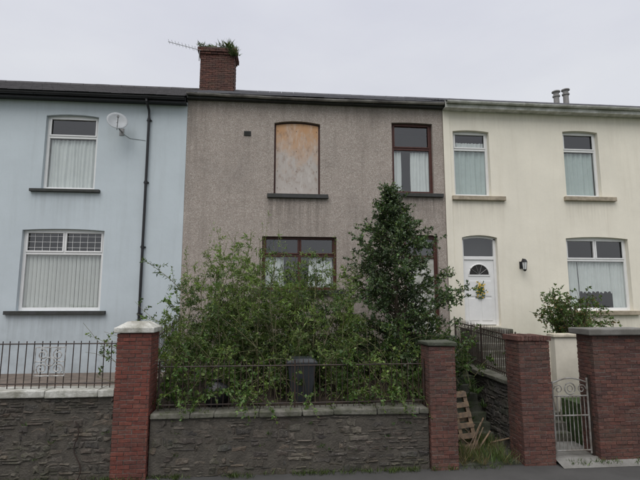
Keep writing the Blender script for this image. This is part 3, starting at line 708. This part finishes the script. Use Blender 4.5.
# light feathery shrub
prof_x=[-2.6,-2.2,-1.9,-1.6,-1.2,-.7,-.3,.2,.7,1.2,1.7,2.1]; prof_z=[3.0,3.5,4.1,4.5,4.35,4.35,4.8,4.3,4.1,4.3,3.9,3.4]
V=Veg()
for s_ in range(112):
    bx=rng.uniform(-2.2,1.8); by=rng.uniform(9.9,12.0)
    lean=rng.normal(0,.25)
    tx=bx+lean*2; H_=np.interp(tx,prof_x,prof_z)*rng.uniform(.66,1.03)+(by-11)*.12
    z0=1.1+(by-9.2)*.22; Ln=max(.8,(H_-z0))*1.08
    main=path((bx,by,z0),(lean,rng.normal(0,.15)-.05,1),Ln,9,.10,.02)
    V.b.tube(main,.012,4,.003)
    shade=rng.uniform(.62,1.22); base=np.array([.14,.205,.06])*shade
    if rng.random()<.32: base=np.array([.07,.115,.04])*shade
    for k in range(18):
        t=rng.uniform(.10,.97); p,T=alongpath(main,np.array([t]))
        a=rng.uniform(0,6.28); d=np.array([math.cos(a),math.sin(a)*.9,rng.uniform(.3,1.1)])
        tl=rng.uniform(.22,.62)*(1.15-t*.6)
        tw=path(p[0],d,tl,5,.14,.08)
        V.b.tube(tw,.0035,3,.0015)
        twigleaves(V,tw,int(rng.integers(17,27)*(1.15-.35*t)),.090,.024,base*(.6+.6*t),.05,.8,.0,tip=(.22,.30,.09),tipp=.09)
    twigleaves(V,main[6:],14,.09,.021,base*1.15,.1,.6,.2)
for (x,z) in ((-.35,5.3),(-.25,5.0),(-.1,4.8),(-1.55,4.8),(1.3,4.6),(-1.0,4.7),(.5,4.5),(-1.9,4.3),(1.7,4.2),(-1.7,4.95),(-2.2,3.9),(.9,4.4)):
    main=path((x+rng.normal(0,.1),11,3.0),(rng.normal(0,.1),0,1),z-3.0,9,.06); V.b.tube(main,.006,5,.002); twigleaves(V,main,50,.085,.018,(.145,.215,.06),.15,.9,.1)
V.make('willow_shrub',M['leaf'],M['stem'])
# conical holly tree
V=Veg(); tx,ty=2.85,10.9
trunk=path((tx,ty,1.2),(0,0,1),4.6,12,.012); V.b.tube(trunk,.07,8,.008)
rz=[1.2,1.7,2.2,2.8,3.4,3.9,4.3,4.7,5.1,5.5,5.8]; rr=[1.1,1.38,1.55,1.55,1.38,1.15,.92,.68,.46,.28,.12]
nb=200
for k in range(nb):
    t=((k+.5)/nb)**.95; z=1.25+4.5*t
    a=k*2.399+rng.normal(0,.3)
    lump=1+.18*math.sin(3*a+z*2.3)+.15*math.sin(2*a-z*3.7)
    p,_=alongpath(trunk,np.array([min(.995,(z-1.2)/4.6)])); R_=np.interp(z+.15,rz,rr)*rng.uniform(.45,1.12)*lump
    if rng.random()<.10: R_*=1.3
    d=np.array([math.cos(a),math.sin(a),rng.uniform(.0,.55)+t*.5])
    br=path(p[0],d,R_*1.05,7,.12,.01); V.b.tube(br,.013*(1.1-t*.7),5,.004)
    shade=rng.uniform(.6,1.35); base=np.array([.046,.078,.031])*shade
    tipc=(.12,.18,.05) if rng.random()<.6 else (.09,.135,.05)
    for q in range(int(5+8.5*R_)):
        u_=rng.uniform(.12,1)**.85; pp,T=alongpath(br,np.array([u_])); d2=T[0]*.8+rng.normal(0,.6,3)+np.array([0,0,.15])
        tw=path(pp[0],d2,rng.uniform(.14,.36),4,.15,.05); V.b.tube(tw,.004,3,.002)
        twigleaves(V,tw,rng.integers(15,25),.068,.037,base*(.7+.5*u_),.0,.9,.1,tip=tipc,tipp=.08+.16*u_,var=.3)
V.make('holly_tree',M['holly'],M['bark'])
# brambles
V=Veg()
for s_ in range(250):
    bx=rng.uniform(-2.45,3.25); by=rng.uniform(9.15,10.7) if rng.random()<.75 else rng.uniform(10.5,12)
    zc=1.05+(by-9.2)*.2; a=rng.uniform(0,6.28)
    hcap=np.interp(bx,[-2.5,-2,-1.2,-.3,.3,.9,1.5,2.2,3.3],[1.4,1.65,1.5,1.05,.85,.8,1.1,1.35,1.2])
    if by<9.5: hcap*=.62
    main=path((bx,by,zc),(math.cos(a)*.55,math.sin(a)*.4-.1,1.0),hcap*rng.uniform(.6,1.45),10,.12,.085)
    if .12<bx<.9 and by<9.6: continue
    V.b.tube(main,.007,4,.003)
    kind=rng.random(); base=np.array([.07,.12,.034])*rng.uniform(.5,1.3) if kind<.72 else np.array([.13,.185,.05])*rng.uniform(.8,1.1)
    for k in range(7):
        p,T=alongpath(main,np.array([rng.uniform(.1,1)])); tw=path(p[0],rng.normal(0,1,3)+np.array([0,-.15,.4]),rng.uniform(.12,.32),4,.15)
        V.b.tube(tw,.003,3,.0015)
        big_=kind<.35; twigleaves(V,tw,rng.integers(10,18),.085 if big_ else .06,.058 if big_ else .036,base,.0,.9,.1,tip=(.17,.235,.065),tipp=.08,var=.28)
for bx in list(rng.uniform(-2.1,-.3,20))+list(rng.uniform(1.7,2.8,10))+list(rng.uniform(-.3,1.7,5)):
    main=path((bx,9.2,1.3),(rng.normal(0,.35),-.8,.7),rng.uniform(.35,.95),9,.12,.2); V.b.tube(main,.005,4,.002)
    twigleaves(V,main,rng.integers(22,46),.07,.042,np.array([.078,.132,.036])*rng.uniform(.7,1.3),.05,.9,0,tip=(.17,.235,.065),tipp=.1)
for k in range(40):
    bx=rng.uniform(-2.3,3.1); by=rng.uniform(9.3,11); main=path((bx,by,1.1),(rng.normal(0,.35),rng.normal(0,.2),1),rng.uniform(.8,2.3),8,.10,.02); V.b.tube(main,.006,4,.002)
V.make('bramble_thicket',M['leaf'],M['stem'])
V=Veg()
for s_ in range(60):
    bx=rng.uniform(3.3,4.4); by=rng.uniform(10.2,12.2); z0=rng.uniform(.9,1.6)
    main=path((bx,by,z0),(rng.normal(0,.22),rng.normal(0,.2),1),rng.uniform(.6,1.4),8,.14,.05); V.b.tube(main,.008,4,.003)
    base=np.array([.06,.105,.031])*rng.uniform(.7,1.5)
    for k in range(6):
        p,T=alongpath(main,np.array([rng.uniform(.1,1)])); tw=path(p[0],rng.normal(0,1,3)+np.array([0,0,.4]),rng.uniform(.12,.3),4,.15)
        twigleaves(V,tw,rng.integers(12,20),.065,.04,base,.0,.9,.1,tip=(.15,.22,.06),tipp=.12)
V.make('ivy_shrub',M['leaf'],M['stem'])
V=Veg()
for s_ in range(46):
    main=path((7.35+rng.normal(0,.15),11.15+rng.normal(0,.15),2.0),(rng.normal(0,.42),rng.normal(0,.3),1),rng.uniform(.7,1.55),8,.12,.05); V.b.tube(main,.009,5,.003)
    base=np.array([.08,.13,.038])*rng.uniform(.7,1.3)
    for k in range(10):
        p,T=alongpath(main,np.array([rng.uniform(.3,1)])); tw=path(p[0],rng.normal(0,1,3)+np.array([0,0,.4]),rng.uniform(.12,.3),4,.15); V.b.tube(tw,.004,3,.002)
        twigleaves(V,tw,rng.integers(9,16),.068,.045,base,.0,.9,.1,tip=(.17,.12,.05),tipp=.1)
V.make('rose_bush',M['leaf'],M['bark'])
V=Veg()
def tuft(x,y,z,h,n,col,wd=.012,sp=.5):
    P=np.tile(np.array([x,y,z]),(n,1))+rng.normal(0,.035,(n,3))*np.array([1,1,0]); D=rng.normal(0,sp,(n,3)); D[:,2]=1
    V.leaves(P,D,rng.uniform(.4,1.1,n)*h,np.full(n,wd),cols(n,col,.3))
for k in range(120): tuft(rng.uniform(-6,4.5),8.74+rng.normal(0,.025),0,.12,12,(.07,.10,.03))
for k in range(150):
    tuft(rng.uniform(3.42,4.6),rng.uniform(8.85,10.6),.02,.34,18,(.14,.12,.06) if rng.random()<.55 else (.07,.11,.03),.010)
for k in range(60): tuft(rng.uniform(3.45,4.8),rng.uniform(10.4,12.2),.1+rng.uniform(.1,1.6),.25,14,(.06,.10,.03),.03,.8)
for k in range(22): tuft(rng.uniform(5.3,7.4),rng.uniform(8.7,8.82),0.02,.12,12,(.07,.11,.03))
for k in range(44): tuft(rng.uniform(-3.0,-1.65),rng.uniform(16.5,17.2),12.5,.20 if rng.random()<.75 else .36,12,(.06,.085,.03),.035,.9)
for k in range(14): tuft(rng.uniform(-1.9,-1.55),16.48,rng.uniform(12.1,12.45),.2,10,(.06,.09,.03),.035,1.0)
for k in range(60): tuft(rng.uniform(-2.1,2.8),rng.uniform(8.79,8.90),rng.uniform(1.0,1.12),.07,9,(.07,.10,.025),.012,.9)
for k in range(26): tuft(rng.uniform(5.25,6.4),rng.uniform(9.9,12.0),.2+rng.uniform(0,1.6),.15,12,(.06,.10,.03),.02,.7)
for k in range(34): tuft(rng.uniform(-6,2.7),8.80,rng.uniform(.2,.95),.09,8,(.055,.09,.028),.016,1.0)
V.make('grass_weeds',M['leaf'])

# ------------------------------------------------------------------ light
el=math.radians(52); az=math.radians(205)
wd=bpy.data.worlds.new('World'); S.world=wd; wd.use_nodes=True; nt=wd.node_tree; bg=nt.nodes['Background']
sky=N(nt,'ShaderNodeTexSky'); sky.sky_type='NISHITA'; sky.sun_disc=False; sky.sun_elevation=el; sky.sun_rotation=az
tc=N(nt,'ShaderNodeTexCoord'); sp=N(nt,'ShaderNodeSeparateXYZ'); nt.links.new(tc.outputs['Generated'],sp.inputs[0])
cr=N(nt,'ShaderNodeValToRGB'); nt.links.new(sp.outputs[2],cr.inputs[0]); e=cr.color_ramp.elements
e[0].position=0; e[0].color=(.72,.735,.77,1); e[1].position=1; e[1].color=(2.2,2.2,2.22,1)
k=e.new(.40); k.color=(.74,.755,.80,1); k=e.new(.60); k.color=(.75,.765,.83,1); k=e.new(.76); k.color=(1.7,1.7,1.74,1)
mp=N(nt,'ShaderNodeMapping'); mp.inputs['Scale'].default_value=(1,1,2.6); nt.links.new(tc.outputs['Generated'],mp.inputs[0])
cl=noise(nt,mp.outputs[0],1.7,5,.55,.3,.75)
cc=mixc(nt,cl,(.89,.89,.925),(1.05,1.05,1.04))
tot=mixc(nt,1,cr.outputs[0],cc,'MULTIPLY')
nsk=mixc(nt,1,sky.outputs[0],(.1,.1,.1),'MULTIPLY')
fin=mixc(nt,.06,tot,nsk)
nt.links.new(fin,bg.inputs[0]); bg.inputs[1].default_value=1.0
sd=bpy.data.lights.new('sun','SUN'); sd.energy=1.25; sd.angle=math.radians(40); sd.color=(1,.965,.92)
so=bpy.data.objects.new('sun',sd); S.collection.objects.link(so)
dirv=Vector((-.35,-.75,1.05)).normalized(); so.rotation_euler=dirv.to_track_quat('Z','Y').to_euler()

# ------------------------------------------------------------------ camera
cd=bpy.data.cameras.new('camera'); co=bpy.data.objects.new('camera',cd); S.collection.objects.link(co); S.camera=co
cd.sensor_width=36; cd.lens=36*465/640; cd.clip_end=1000; cd.clip_start=.05
co.location=(0,0,3.05); co.rotation_euler=(math.radians(90+7.6),0,math.radians(-5.3))
